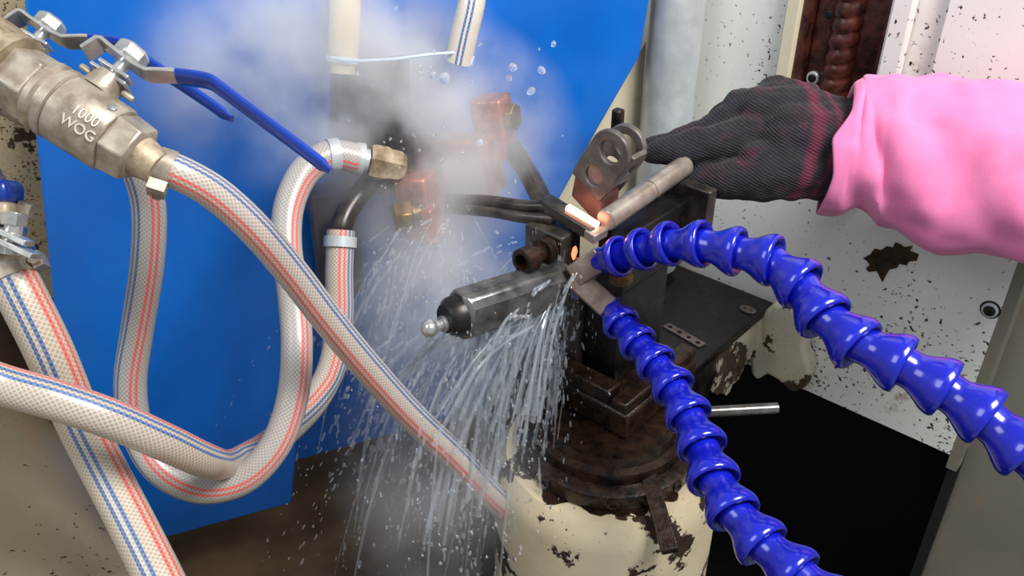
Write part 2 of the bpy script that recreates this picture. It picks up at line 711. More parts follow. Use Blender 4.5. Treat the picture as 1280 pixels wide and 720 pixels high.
# rounded beige casting, lower left
pa = on_z(75, 540, .33)
pb = on_z(165, 722, .33)
dd_ = (pb - pa).normalized()
nn_ = V((dd_.y, -dd_.x, 0))
if nn_.x > 0:
    nn_ = -nn_
mb = MB()
L0, L1 = -.14, .75
rows = 14
vs = []
fs = []
prof = []
for i in range(9):
    a = i / 8 * PI / 2
    prof.append((.10 - .10 * math.sin(a) - .0, -.10 + .10 * math.cos(a)))   # (inward, height)
prof = [(.75, .03), (.45, .02), (.25, .008)] + prof + [(0.0, -.33)]
pa = pa - nn_ * .065
for j in range(rows + 1):
    t_ = L0 + (L1 - L0) * j / rows
    bend = -.10 * (1 - j / rows) ** 2
    for (inw, h) in prof:
        vs.append(pa + dd_ * t_ + nn_ * (inw - bend * 0.6) + EZ * h)
n_ = len(prof)
for j in range(rows):
    for i in range(n_ - 1):
        fs.append((j * n_ + i, (j + 1) * n_ + i, (j + 1) * n_ + i + 1, j * n_ + i + 1))
mb.add(vs, fs, True)
fs2 = [tuple(reversed([j for j in range(n_)])), tuple(rows * n_ + i for i in range(n_))]
mb.add([vs[k] for k in range(n_)] + [vs[rows * n_ + k] for k in range(n_)], [tuple(range(n_)), tuple(range(2 * n_ - 1, n_ - 1, -1))])
o = mb.build('machine_casting', M['beige_cast'])
tag(o, 'weathered beige rounded machine casting in the lower left corner', 'casting')

# tan cover sheet showing past the slanted edge
mb = MB()
mb.prism([blue(u, v, .075) for u, v in ((808, 52), (796, 200), (785, 330), (640, 352), (690, 240))], -BN * .004)
o = mb.build('cover_sheet', M['wall_cream'])
tag(o, 'tan painted sheet between the slanted blue edge and the pipe', 'sheet')

# galvanised pipe
pp = P(848, 0, 1.0)
mb = MB()
mb.lathe(V((pp.x, pp.y, .30)), EZ, [(0, .031), (.95, .031)], 36)
o = mb.build('steel_pipe', M['galv'])
tag(o, 'grey galvanised vertical pipe beside the white wall', 'pipe')

# screw channel
sc_ = (S_SLOT0 + S_SLOT1) / 2
ch = thing('screw_channel', 'greasy brown channel housing the screw in the white wall', 'channel', WP(sc_, Z_SLOT, 0))
mb = MB()
wall_box(mb, S_SLOT0, S_SLOT1, Z_SLOT, Z_TOP, -.032, -.026)
mb.build('back_plate', M['brown_grease'], ch)
mb = MB()
wall_box(mb, S_SLOT0, S_SLOT0 + .010, Z_SLOT, Z_TOP, -.026, .004)
mb.build('side_wall', M['brown_grease'], ch, bevel=.002)
mb = MB()
wall_box(mb, S_SLOT1 - .006, S_SLOT1, Z_SLOT, Z_TOP, -.026, .004)
mb.build('side_wall', M['brown_grease'], ch, bevel=.002)
mb = MB()
wall_box(mb, S_SLOT0 + .010, S_SLOT0 + .034, Z_SLOT, Z_TOP, -.026, -.010)
mb.build('guide_strip', M['brown_grease'], ch, bevel=.002)
mb = MB()
wall_box(mb, S_SLOT1 - .040, S_SLOT1 - .006, Z_SLOT, Z_TOP, -.026, -.012)
mb.build('guide_strip', M['brown_grease'], ch, bevel=.002)
for (u, v) in ((1017, 97), (1038, 18)):
    mb = MB()
    s_, z_ = wall_sz(u, v, -.010)
    hex_ring(mb, WP(s_, z_, -.010), -E2, .0075, .004)
    bo_ = mb.build('bolt', M['galv'] if v > 50 else M['brown_grease'], ch)
    mb = MB()
    mb.lathe(WP(s_, z_, -.009), -E2, [(0, .0048), (.0032, .0048), (.0034, .0044)], 16)
    mb.build('socket', M['black_steel'], bo_)
sS = (wall_sz(1052, 60, -.01)[0])
mb = MB()
prof = []
pitch = .0165
nturn = int((Z_TOP - Z_SLOT) / pitch)
# helical rounded thread
NS = 20
vs = []
fs = []
steps = nturn * NS
sub = 8
axis0 = WP(sS, Z_SLOT, -.012)
rows_ = nturn * sub
for j in range(rows_ + 1):
    for i in range(NS):
        a = 2 * PI * i / NS
        ph = (j / sub - i / NS) % 1.0
        r = .0146 + .0026 * abs(math.sin(PI * ph)) ** .7
        vs.append(axis0 + EZ * (j * pitch / sub) + (E1 * math.cos(a) + E2 * math.sin(a)) * r)
for j in range(rows_):
    for i in range(NS):
        k = (i + 1) % NS
        fs.append((j * NS + i, j * NS + k, (j + 1) * NS + k, (j + 1) * NS + i))
mb.add(vs, fs, True)
o = mb.build('lead_screw', M['brown_grease'])
tag(o, 'rust brown threaded lead screw inside the channel', 'screw')

# ================================================================== SPINDLE AND FIXTURE
AX = V((.098, .68, 0))
ZT = .282
sp_ = thing('rotary_spindle', 'cream chipped round spindle with rusty dark collar at bottom centre', 'spindle', AX + EZ * -.3)
mb = MB()
mb.lathe(AX - EZ * .3, EZ, [(0, .118), (ZT + .3 - .03, .117), (ZT + .3 - .012, .113), (ZT + .3, .104), (ZT + .3, .05)], 64)
mb.build('housing', M['spindle_paint'], sp_)
mb = MB()
mb.lathe(AX + EZ * ZT, EZ, [(0, .088), (.004, .090), (.018, .089), (.021, .082), (.021, .04)], 56)
mb.build('collar', M['rust_dark'], sp_)
mb = MB()
mb.lathe(AX + EZ * (ZT + .021), EZ, [(0, .076), (.012, .076), (.014, .068), (.0235, .066), (.0235, .03)], 48)
mb.build('chuck', M['rust_dark'], sp_)
mb = MB()
gr_o = []
for k in range(120):
    a = 2 * PI * k / 120
    rr_ = .093 + .010 * max(-.4, noise.noise(V((math.cos(a) * 5, math.sin(a) * 5, 1.7)))) * 2 + .003 * noise.noise(V((math.cos(a) * 18, math.sin(a) * 18, 4)))
    rr_ = min(rr_, .1035)
    gr_o.append(AX + V((math.cos(a), math.sin(a), 0)) * rr_ + EZ * (ZT + .0002))
mb.prism(gr_o, EZ * .0012)
mb.build('grime_ring', M['rust_dark'], sp_)
for k in range(8):
    a = -PI / 2 + (k - .05) * PI / 4
    d_ = V((math.cos(a), math.sin(a), 0))
    mb = MB()
    mb.lathe(AX + d_ * .086 + EZ * (ZT + .010), d_, [(0, .0065), (.0045, .0065), (.0055, .005), (.0055, .0035), (.003, .003), (.003, .0002)], 14)
    mb.build('bolt', M['rust_dark'], sp_)

# turned lower fixture block with its corner to the viewer
ZB = .356
c0 = on_z(785, 522, ZB)
fx = thing('fixture_block', 'rusty brown square fixture block on top of the spindle', 'fixture', AX + EZ * (ZT + .0445))
mb = MB()
mb.box(c0 - E1 * .075 + E2 * .062 - EZ * .0145, (E1, E2, EZ), (.15, .124, .029))
mb.build('block', M['rust_dark'], fx, bevel=.003)
mb = MB()
mb.box(c0 - E1 * .012 + E2 * .062 + EZ * .006, (E1, E2, EZ), (.018, .124, .012))
mb.build('rail', M['rust_dark'], fx, bevel=.002)
mb = MB()
mb.box(c0 - E1 * .085 + E2 * .012 + EZ * .008, (E1, E2, EZ), (.12, .02, .016))
mb.build('rail', M['rust_dark'], fx, bevel=.002)
mb = MB()
mb.box(c0 - E1 * .105 + E2 * .05 + EZ * .042, (E1, E2, EZ), (.05, .06, .084))
mb.build('pedestal', M['dark_steel'], fx, bevel=.004)

# black table ledge fixed to the wall, with the peeling white casting that carries it
ZP = .289
k1 = on_z(962, 376, ZP)
k2 = on_z(852, 484, ZP)
e2a, e2b = k2.dot(E2), WOFF - .001
se = (k1.dot(E1) + k2.dot(E1)) / 2
wE2 = e2b - e2a
cen = E1 * (se - .115) + E2 * (e2a + e2b) / 2 + EZ * ZP
mb = MB()
mb.box(cen - EZ * .006, (E1, E2, EZ), (.23, wE2, .012))
o = mb.build('table_plate', M['black_steel'], bevel=.002)
tag(o, 'black oily steel table plate right of the spindle fixture', 'plate')
nr = random.Random(3)
top = ZP - .0125


def ragged(name, label, s0, s1, f0, f1, depth, amp, mat):
    """casting below the plate with an uneven bottom edge; f = fraction of plate depth towards the wall"""
    mb = MB()
    NX = 16
    vs, fs = [], []
    for side, sv in enumerate((s1, s0)):
        for i in range(NX + 1):
            f = f0 + (f1 - f0) * i / NX
            q = E1 * sv + E2 * (e2a + wE2 * f)
            rag = depth + amp * math.sin(f * 13) + nr.uniform(-amp * .5, amp * .5)
            bulge = nr.uniform(-.002, .003) if side == 0 else 0
            vs.append(V((q.x, q.y, top)))
            q1_ = q + E1 * (bulge + .004)
            vs.append(V((q1_.x, q1_.y, top - rag * .5)))
            q2_ = q + E1 * bulge
            vs.append(V((q2_.x, q2_.y, top - rag)))
    m_ = NX + 1
    for i in range(NX):
        a, b = 3 * i, 3 * (i + 1)
        c, d = 3 * m_ + a, 3 * m_ + b
        fs += [(a, a + 1, b + 1, b), (a + 1, a + 2, b + 2, b + 1), (c, d, d + 1, c + 1), (c + 1, d + 1, d + 2, c + 2), (a, b, d, c), (a + 2, c + 2, d + 2, b + 2)]
    e = 3 * NX
    g = 3 * m_
    fs += [(0, g, g + 1, 1), (1, g + 1, g + 2, 2), (e, e + 1, g + e + 1, g + e), (e + 1, e + 2, g + e + 2, g + e + 1)]
    mb.add(vs, fs)
    o = mb.build(name, mat)
    tag(o, label, 'casting')
    return o


ragged('support_casting', 'peeling white casting with ragged edge under the black plate', se - .16, se - .002, .42, .995, .068, .012, M['peel_paint'])
ragged('support_casting', 'dark oily casting under the front of the black plate', se - .16, se - .004, .02, .415, .060, .003, M['black_steel'])
mb = MB()
lug_px = [(948, 396), (966, 380), (985, 384), (1000, 392), (1008, 410), (1004, 436), (1012, 462), (1004, 486), (988, 492), (972, 476), (958, 468), (946, 476), (938, 470), (936, 440)]
mb.prism([on_plane(u, v, WP(0, 0, .026), E2) for u, v in lug_px], E2 * .025)
o = mb.build('wall_lug', M['peel_paint'], bevel=.006, seg=3)
tag(o, 'peeling cream lug on the white wall beside the black plate', 'lug')

# perforated pale scrap strip and foam flecks on plate
mb = MB()
q1 = on_z(832, 407, ZP)
q2 = on_z(878, 433, ZP)
dq = (q2 - q1).normalized()
nq = EZ.cross(dq)
Lq = (q2 - q1).length
out = [q1 - nq * .006, q2 - nq * .006, q2 + nq * .006, q1 + nq * .006]
holes = []
for i in range(4):
    c = q1 + dq * (Lq * (i + .5) / 4)
    holes.append([c + (dq * math.cos(a * PI / 4) + nq * math.sin(a * PI / 4)) * .003 for a in range(8)])
mb.prism([p + EZ * .0005 for p in out], EZ * .0015, [[p + EZ * .0005 for p in h] for h in holes])
o = mb.build('perforated_strip', M['grey_nozzle'])
tag(o, 'small pale strip with four holes lying on the black plate', 'strip')
mb = MB()
q1 = on_z(935, 388, ZP)
out = [q1 + (E1 * math.cos(a * PI / 5) * .011 + E2 * math.sin(a * PI / 5) * .008) for a in range(10)]
holes = [[q1 + E1 * ox + (E1 * math.cos(a * PI / 3) + E2 * math.sin(a * PI / 3)) * .002 for a in range(6)] for ox in (-.005, .004)]
mb.prism([p + EZ * .0005 for p in out], EZ * .0012, [[p + EZ * .0005 for p in h] for h in holes])
o = mb.build('perforated_washer', M['grey_nozzle'])
tag(o, 'small pale oval scrap with two holes near the black plate corner', 'scrap')

# clamp levers
mb = MB()
a_, b_ = P(794, 540, .87), P(838, 690, .79)
axd = (b_ - a_).normalized()
sd = axd.cross(FW).normalized()
mb.box((a_ + b_) / 2, (axd, sd, axd.cross(sd)), ((b_ - a_).length, .016, .010))
o = mb.build('lever_bar', M['rust_dark'], bevel=.0015)
tag(o, 'flat rusty lever bar leaning down over the cream spindle', 'lever')
mb = MB()
a_, b_ = P(842, 517, .87), P(972, 510, .87)
mb.cyl(a_, b_, .0055, 16)
o = mb.build('lever_bar', M['arm_steel'])
tag(o, 'thin grey lever rod sticking out over the black pit', 'lever')

# ------------------------------------------------------------------ upper jig
# V-block under the pin
jb = thing('v_block', 'black oily steel V-block under the round pin', 'fixture', P(800, 360, .86))
pA = P(757, 276, .772) - EZ * .0135
mb = MB()
mb.box(pA + E2 * .058 - EZ * .030 + E1 * .004, (E1, E2, EZ), (.030, .105, .060))
mb.build('block', M['black_steel'], jb, bevel=.002)
mb = MB()
mb.box(pA + E2 * .118 - EZ * .022 + E1 * .014, (E1, E2, EZ), (.05, .014, .070))
mb.build('end_plate', M['dark_steel'], jb, bevel=.002)
mb = MB()
zz = pA.z - .061
mb.box(V((pA.x, pA.y, (zz + ZB) / 2)) + E2 * .055 - E1 * .012, (E1, E2, EZ), (.05, .08, zz - ZB - .001))
mb.build('post', M['black_steel'], jb, bevel=.003)
mb = MB()
q = P(776, 352, .80)
mb.lathe(q, EZ, [(0, .011), (.008, .011), (.008, .007), (.02, .007), (.02, .0001)], 6, smooth=False)
mb.build('nut', M['brass'], jb)

# vise block with socket screw
vb = thing('vise_block', 'square dark steel vise block with a hollow socket screw', 'block', P(690, 345, .80))
c = P(678, 287, .79)      # top front edge centre
mb = MB()
mb.box(c + E2 * .0125 - EZ * .030 + E1 * .002, (E1, E2, EZ), (.044, .028, .060))
mb.build('block', M['dark_steel'], vb, bevel=.002)
q = P(682, 313, .784)
bx = (-E2 * .95 + EZ * .06).normalized()
mb = MB()
mb.lathe(q - bx * .004, bx, [(0, .012), (.010, .012), (.010, .0075), (.022, .0075), (.022, .0105), (.023, .0118), (.036, .0118), (.037, .0105), (.037, .0070), (.027, .006), (.027, .0002)], 22)
mb.build('socket_screw', M['rust_dark'], vb)
mb = MB()
mb.lathe(P(683, 345, .782), -E2, [(0, .006), (.004, .0055), (.004, .003), (.001, .0028), (.001, .0002)], 16)
mb.build('set_screw', M['dark_steel'], vb)

# swing arm
ar = thing('swing_arm', 'dark steel arm reaching left below the vise block', 'arm', P(640, 380, .77))
aa, ab = P(702, 352, .80), P(572, 394, .735)
axd = (ab - aa).normalized()
sd = (EZ - axd * EZ.dot(axd)).normalized()
wd = axd.cross(sd)
mb = MB()
Larm = (ab - aa).length
hw, hh = .017, .0215
outl = []
for (x, y) in ((-1, -.55), (-.55, -1), (.55, -1), (1, -.55), (1, .55), (.55, 1), (-.55, 1), (-1, .55)):
    outl.append(aa + wd * x * hw + sd * y * hh)
mb.prism(outl, axd * Larm)
mb.build('bar', M['arm_steel'], ar, bevel=.005, seg=3)
mb = MB()
mb.lathe(ab - axd * .001, axd, [(0, .018), (.008, .017), (.014, .012), (.014, .006)], 20)
mb.build('end_cap', M['black_steel'], ar)
mb = MB()
q = ab + axd * .010 - sd * .004
mb.lathe(q, axd, [(0, .007), (.006, .007), (.006, .0045), (.012, .0045), (.014, .0065), (.018, .0078), (.022, .0065), (.0245, .003), (.025, .0002)], 18)
mb.build('ball_stud', M['bright_steel'], ar)

# inductor: flat bar below the workpiece and leads into the steam
ind = thing('inductor', 'dark inductor bar and flattened leads running into the steam', 'inductor', P(690, 290, .80))
ia, ib = P(680, 252, .805), P(744, 291, .775)
axd = (ib - ia).normalized()
sd = (EZ - axd * EZ.dot(axd)).normalized()
mb = MB()
mb.box((ia + ib) / 2, (axd, axd.cross(sd), sd), ((ib - ia).length, .017, .012))
mb.build('bar', M['dark_steel'], ind, bevel=.002)
mb = MB()
mb.box(ib + axd * .001, (axd, axd.cross(sd), sd), (.012, .020, .009))
mb.build('end_cap', M['pin_steel'], ind, bevel=.001)
for dv, du in ((0, 0), (16, 6)):
    mb = MB()
    pts = spline(pxs([(686 + du, 258 + dv, .80), (655, 258 + dv * .8, .81), (610, 252 + dv * .7, .83), (560, 250 + dv * .6, .86)]), 6)
    mb.tube(pts, lambda t: .0062, 10)
    mb.build('lead', M['dark_steel'], ind)

# workpiece yoke
yk = thing('steel_yoke', 'grey steel yoke with two round holes and a glowing bottom edge', 'workpiece', P(728, 270, .80))
yo = P(729, 272, .797)          # bottom centre of the front plate
ty = (EZ * .862 + E1 * .506).normalized()
tx = (E1 * .862 - EZ * .506).normalized()
y0 = yo - tx * .0148


def circ(c_, r, n=20):
    return [c_ + (tx * math.cos(2 * PI * i / n) + ty * math.sin(2 * PI * i / n)) * r for i in range(n)]


def yoke_outline(o_, rr, top, b, wb):
    pts = [o_ + ty * b - tx * wb, o_ + ty * b + tx * wb, o_ + ty * (b + .02) + tx * rr]
    n = 14
    for i in range(n + 1):
        a = PI * i / n
        pts.append(o_ + ty * (top - rr) + tx * math.cos(a) * rr + ty * math.sin(a) * rr)
    pts.append(o_ + ty * (b + .02) - tx * rr)
    return pts


mb = MB()
mb.prism(yoke_outline(y0, .0200, .0925, .026, .0185), E2 * .006, [circ(y0 + ty * .0735, .0105), circ(y0 + ty * .0425, .0095)])
mb.build('plate', M['yoke_steel'], yk, bevel=.0012)
mb = MB()
mb.prism(yoke_outline(y0 + E2 * .026, .0200, .0885, .026, .0185), E2 * .006, [circ(y0 + E2 * .026 + ty * .0695, .0105), circ(y0 + E2 * .026 + ty * .0425, .0095)])
mb.build('plate', M['yoke_steel'], yk, bevel=.0012)
mb = MB()
wq = y0 + tx * .0150 + E2 * .006
wo = [wq + ty * .045, wq + ty * .082, wq + ty * .082 + E2 * .020, wq + ty * .045 + E2 * .020]
wh = [wq + ty * .056 + E2 * .005, wq + ty * .069 + E2 * .005, wq + ty * .069 + E2 * .015, wq + ty * .056 + E2 * .015]
mb.prism(wo, tx * .005, [wh])
mb.build('web', M['yoke_steel'], yk, bevel=.0008)
mb = MB()
mb.prism([y0 + E2 * .003 + ty * .031 - tx * .0185, y0 + E2 * .003 + ty * .031 + tx * .0185, y0 + E2 * .003 + ty * .004 + tx * .030, y0 + E2 * .003 + ty * .004 - tx * .008], E2 * .026)
mb.build('heated_base', M['warm'], yk, bevel=.002)
mb = MB()
g0, g1 = P(709, 259, .788), P(747, 282, .772)
gd = (g1 - g0).normalized()
gs = (EZ - gd * EZ.dot(gd)).normalized()
mb.box((g0 + g1) / 2, (gd, gd.cross(gs), gs), ((g1 - g0).length, .006, .0055))
mb.build('glowing_edge', M['hot'], yk, bevel=.001)
mb = MB()
hp = P(714, 312, .80)
mb.lathe(hp - EZ * .012, EZ, [(0, .002), (.003, .004), (.010, .006), (.016, .0045), (.02, .001)], 14)
mb.build('glow_emitter', M['orange'], yk)  # added glowing lump, throws orange light onto the vise block face

# pin
pn0 = P(757, 276, .772)
pn1 = P(857, 206, .846)
axd = (pn1 - pn0).normalized()
Lp = (pn1 - pn0).length
mb = MB()
r = .0101
mb.lathe(pn0, axd, [(0, r * .9), (.001, r), (Lp * .50, r), (Lp * .505, r * .9), (Lp * .52, r * .9), (Lp * .525, r), (Lp * .74, r), (Lp * .745, r * .95), (Lp * .76, r * .95), (Lp * .765, r), (Lp - .003, r), (Lp, r * .85), (Lp, r * .3)], 28)
o = mb.build('round_pin', M['pin_steel'])
tag(o, 'round grooved steel pin held in the gloved fingers', 'pin')

# quench nozzle: bent V of flat steel
qn = thing('quench_nozzle', 'V-shaped grey steel nozzle joining the two blue hoses', 'nozzle', P(735, 385, .77))
for nm, a_, b_ in (('upper_arm', (716, 346, .775), (752, 322, .765)), ('lower_arm', (716, 344, .775), (760, 384, .775))):
    a3, b3 = P(*a_), P(*b_)
    ax_ = (b3 - a3).normalized()
    nrm = (-FW - ax_ * (-FW).dot(ax_)).normalized()
    sd_ = ax_.cross(nrm)
    mb = MB()
    mb.box((a3 + b3) / 2, (ax_, sd_, nrm), ((b3 - a3).length, .021, .010))
    mb.build(nm, M['grey_nozzle'], qn, bevel=.0015)

# ================================================================== BLUE SEGMENTED COOLANT HOSES
RS = .0225


def seg_mesh():
    mb = MB()
    R = RS
    pr = [(0, .55), (.003, .63), (.008, .65), (.013, .63), (.017, .645), (.022, .73), (.027, .85), (.031, .94), (.034, .985), (.0365, 1.0), (.039, .99), (.0408, .95), (.0412, .87), (.034, .74), (.028, .55)]
    mb.lathe((0, 0, 0), (0, 0, 1), [(t, r_ * R) for t, r_ in pr], 32, cap=False)
    me = bpy.data.meshes.new('hose_segment')
    me.from_pydata([tuple(v) for v in mb.v], [], mb.f)
    me.polygons.foreach_set('use_smooth', mb.sm)
    me.materials.append(M['locline'])
    return me


SEG = seg_mesh()


def loc_hose(label, path, sp0, s0=1.0, s1=1.0, group=None):
    pts = spline(pxs(path), 24)
    root = thing('coolant_hose', label, 'hose', pts[0], None)
    L = [0]
    for i in range(1, len(pts)):
        L.append(L[-1] + (pts[i] - pts[i - 1]).length)

    def at(x):
        for i in range(1, len(L)):
            if L[i] >= x:
                f = (x - L[i - 1]) / (L[i] - L[i - 1])
                return pts[i - 1].lerp(pts[i], f)
        return pts[-1]
    x = 0
    k = 0
    while x < L[-1] - .02:
        a = at(x)
        f = x / L[-1]
        sc = s0 + (s1 - s0) * min(1, f * 2.2)
        b = at(x + sp0 * sc)
        o = bpy.data.objects.new('hose_segment', SEG)
        col.objects.link(o)
        o.parent = root
        o.rotation_mode = 'QUATERNION'
        o.rotation_quaternion = (b - a).to_track_quat('Z', 'Y')
        o.location = a - root.location
        o.scale = (sc, sc, sc)
        x += sp0 * sc
        k += 1
    return root


loc_hose('upper blue segmented coolant hose curving to the right edge',
         [(744, 327, 0.775), (776, 320, 0.752), (818, 308, 0.725), (862, 304, 0.703), (905, 312, 0.688), (945, 318, 0.674), (985, 342, 0.658), (1012, 372, 0.643), (1040, 408, 0.628), (1080, 432, 0.615), (1128, 456, 0.604), (1175, 483, 0.594), (1215, 509, 0.584), (1252, 540, 0.574), (1300, 580, 0.562), (1350, 625, 0.55)],
         .0320, .80, .95)
loc_hose('lower blue segmented coolant hose running down over the black pit',
         [(757, 378, 0.785), (776, 404, 0.768), (802, 435, 0.748), (828, 465, 0.728), (850, 500, 0.708), (869, 538, 0.688), (884, 576, 0.668), (899, 614, 0.648), (928, 652, 0.63), (960, 686, 0.614), (1005, 725, 0.596), (1060, 770, 0.58)],
         .0325, .76, .92)

# ================================================================== CLEAR BRAIDED HOSES
to_cam = lambda p: (CAM - p)


def hose(label, path, rad, ur, ub, base, thread, dirt=.2, per=14, twist=None):
    pts = spline(pxs(path), per)
    mb = MB()
    mb.tube(pts, rad, 28, ref=to_cam, twist=twist)
    m = hose_mat('braided_hose', ur, ub, base, thread, dirt=dirt)
    root = mb.build('braided_hose', m)
    tag(root, label, 'hose', 'clear braided hoses')
    return root, pts


CR = S(214, 204, 190)
TH = S(220, 212, 202)
h1, p1 = hose('clear braided hose running from front valve diagonally into the splashing water',
              [(196, 206, .555), (228, 218, .56), (272, 244, .575), (320, 288, .60), (366, 342, .635), (412, 402, .675), (462, 462, .72), (515, 520, .77), (570, 572, .82), (618, 622, .88), (680, 680, .98)],
              lambda t: .0110 + .0026 * t, .07, -.13, S(168, 154, 144), TH)
h2, p2 = hose('clear braided hose looping down and back up behind the diagonal hose',
              [(150, 168, .63), (172, 208, .64), (186, 260, .66), (184, 330, .68), (172, 410, .70), (163, 480, .71), (172, 540, .72), (202, 588, .72), (252, 610, .73), (305, 598, .735), (345, 555, .74), (366, 495, .745), (371, 430, .75), (366, 365, .765), (358, 305, .78), (362, 255, .79), (382, 214, .80), (414, 194, .81), (446, 198, .82)],
              lambda t: .0122 + .0018 * t, -.06, .13, S(156, 149, 143), S(200, 197, 194), twist=lambda t: .15 * min(1, max(0, (t - .2) / .35)))
h3, p3 = hose('clear braided hose from left edge kinking behind the loop and rising to bent tube',
              [(-60, 458, .55), (0, 480, .565), (70, 500, .575), (140, 524, .59), (205, 552, .62), (258, 576, .67), (285, 580, .735), (312, 570, .77), (350, 545, .80), (390, 505, .82), (415, 458, .83), (424, 400, .835), (424, 340, .835), (426, 288, .835)],
              lambda t: .0132 - .0012 * math.exp(-((t - .46) / .05) ** 2), -.21, -.10, S(166, 152, 138), TH, .5, twist=lambda t: .24 * min(1, max(0, (t - .5) / .25)))
h4, p4 = hose('thick clear braided hose crossing the lower left corner',
              [(10, 336, .60), (30, 375, .60), (62, 440, .61), (96, 520, .635), (126, 580, .64), (160, 645, .63), (200, 725, .61), (240, 810, .59)],
              0.0158, -.12, .05, S(174, 158, 138), TH, .35)

# kink highlight block on hose three: small clear wrap
# hoses hanging from above
mb = MB()
mb.tube(spline(pxs([(434, -60, .80), (431, 20, .81), (429, 66, .82), (428, 92, .825)]), 8), lambda t: .0140 if t < .83 else .0115, 24, ref=to_cam)
hc = mb.build('hanging_hose', M['cream_hose'])
tag(hc, 'plain cream hose hanging from the top edge at left of the steam', 'hose')
mb = MB()
mb.tube(spline(pxs([(596, -60, .80), (590, 0, .80), (580, 45, .81), (573, 78, .82)]), 8), .0125, 24, ref=to_cam)
ht = mb.build('braided_hose', hose_mat('braided_hose_grey', .5, .0, S(206, 198, 186), TH, dirt=.25))
tag(ht, 'clear braided hose with a blue stripe hanging at the top centre', 'hose', 'clear braided hoses')
mb = MB()
cen_ = P(574, 72, .82)
ax_ = (P(573, 78, .82) - P(580, 45, .81)).normalized()
mb.lathe(cen_ - ax_ * .004, ax_, [(0, .0127), (0, .0138), (.007, .0138), (.007, .0127)], 24, cap=False)
mb.build('clamp', M['tie'], ht)
mb = MB()
cen_ = P(428, 70, .82)
mb.lathe(cen_, (P(428, 92, .825) - P(431, 20, .81)), [(0, .0142), (.001, .0149), (.005, .0149), (.006, .0142)], 24, cap=False)
mb.build('clamp', M['tie'], hc)
mb = MB()
mb.tube(spline(pxs([(415, 72, .808), (440, 76, .805), (490, 74, .805), (540, 68, .806), (570, 66, .806)]), 8), .0014, 8)
o = mb.build('cable_tie', M['tie'])
tag(o, 'thin white cable tie strung between the two hanging hoses', 'tie')


def clamp(parent, pts, i, r, screw=True, mat='bright_steel', ang=0):
    t = (pts[i + 1] - pts[i]).normalized()
    mb = MB()
    mb.lathe(pts[i] - t * .005, t, [(0, r), (0, r + .0012), (.010, r + .0012), (.010, r)], 26, cap=False)
    c_ = mb.build('hose_clamp', M[mat], parent)
    if screw:
        x = (to_cam(pts[i]) - t * to_cam(pts[i]).dot(t)).normalized()
        y = t.cross(x)
        dr = (x * math.cos(ang) + y * math.sin(ang))
        tn = t.cross(dr)
        mb = MB()
        mb.box(pts[i] + dr * (r + .004), (t, tn, dr), (.011, .014, .007))
        mb.lathe(pts[i] + dr * (r + .004) + tn * .006, tn, [(0, .0045), (.004, .0045), (.005, .004), (.005, .0012), (.0035, .001), (.0035, .0001)], 6, smooth=False)
        mb.build('clamp_screw', M[mat], c_)


clamp(h1, p1, 6, .0110, True, 'steel', 1.2)
clamp(h2, p2, len(p2) - 14, .0142, False, 'galv')
clamp(h3, p3, len(p3) - 6, .0144, False, 'galv')
clamp(h4, p4, 4, .0160, True, 'steel', -1.3)

# ================================================================== INDUCTOR HEAD IN THE STEAM
# coupling at the end of the looping hose
cp = thing('pipe_coupling', 'dull metal pipe coupling at the end of the looping hose', 'coupling', P(480, 222, .83))
a_, b_ = P(446, 198, .822), P(498, 208, .835)
axd = (b_ - a_).normalized()
mb = MB()
mb.lathe(a_ - axd * .006, axd, [(0, .010), (.004, .015), (.012, .0155), (.013, .011), (.017, .011)], 22)
mb.build('barb', M['galv'], cp)
mb = MB()
mb.lathe(a_ + axd * .012, axd, [(0, .0165), (.004, .0175), (.014, .0175), (.018, .016), (.028, .0155), (.034, .011)], 6, smooth=False)
mb.build('hex_nut', M['steel_dirty'], cp)

# bent tube rising out of the third hose
mb = MB()
mb.tube(spline(pxs([(426, 292, .835), (428, 280, .835), (436, 262, .84), (452, 240, .85), (470, 218, .865)]), 8), .0105, 20)
o = mb.build('bent_tube', M['dark_steel'])
tag(o, 'short dark bent metal tube rising out of a braided hose', 'tube')

cb = thing('copper_block', 'copper terminal block with brass hex bolts in the steam', 'block', P(530, 295, .86))
mb = MB()
q = P(526, 256, .865)
cx = V((.92, -.39, 0))
cy = V((.39, .92, 0))
ctilt = (EZ * .97 + cx * -.16).normalized()
cxx = (cx - ctilt * cx.dot(ctilt)).normalized()
mb.box(q, (cxx, ctilt.cross(cxx), ctilt), (.036, .03, .066))
mb.build('block', M['copper'], cb, bevel=.003)
mb = MB()
bx = P(492, 272, .845)
bdir = (P(522, 268, .85) - bx).normalized()
mb.lathe(bx, bdir, [(0, .015), (.002, .0165), (.016, .0165), (.018, .015)], 6, smooth=False)
mb.build('hex_bolt', M['brass'], cb, bevel=.001)
mb = MB()
mb.lathe(P(505, 270, .848), bdir, [(0, .0120), (.016, .0120)], 20)
mb.build('washer', M['brass'], cb)
mb = MB()
mb.box(P(541, 280, .85), (cxx, ctilt.cross(cxx), ctilt), (.012, .02, .036))
mb.build('tab', M['copper'], cb, bevel=.002)

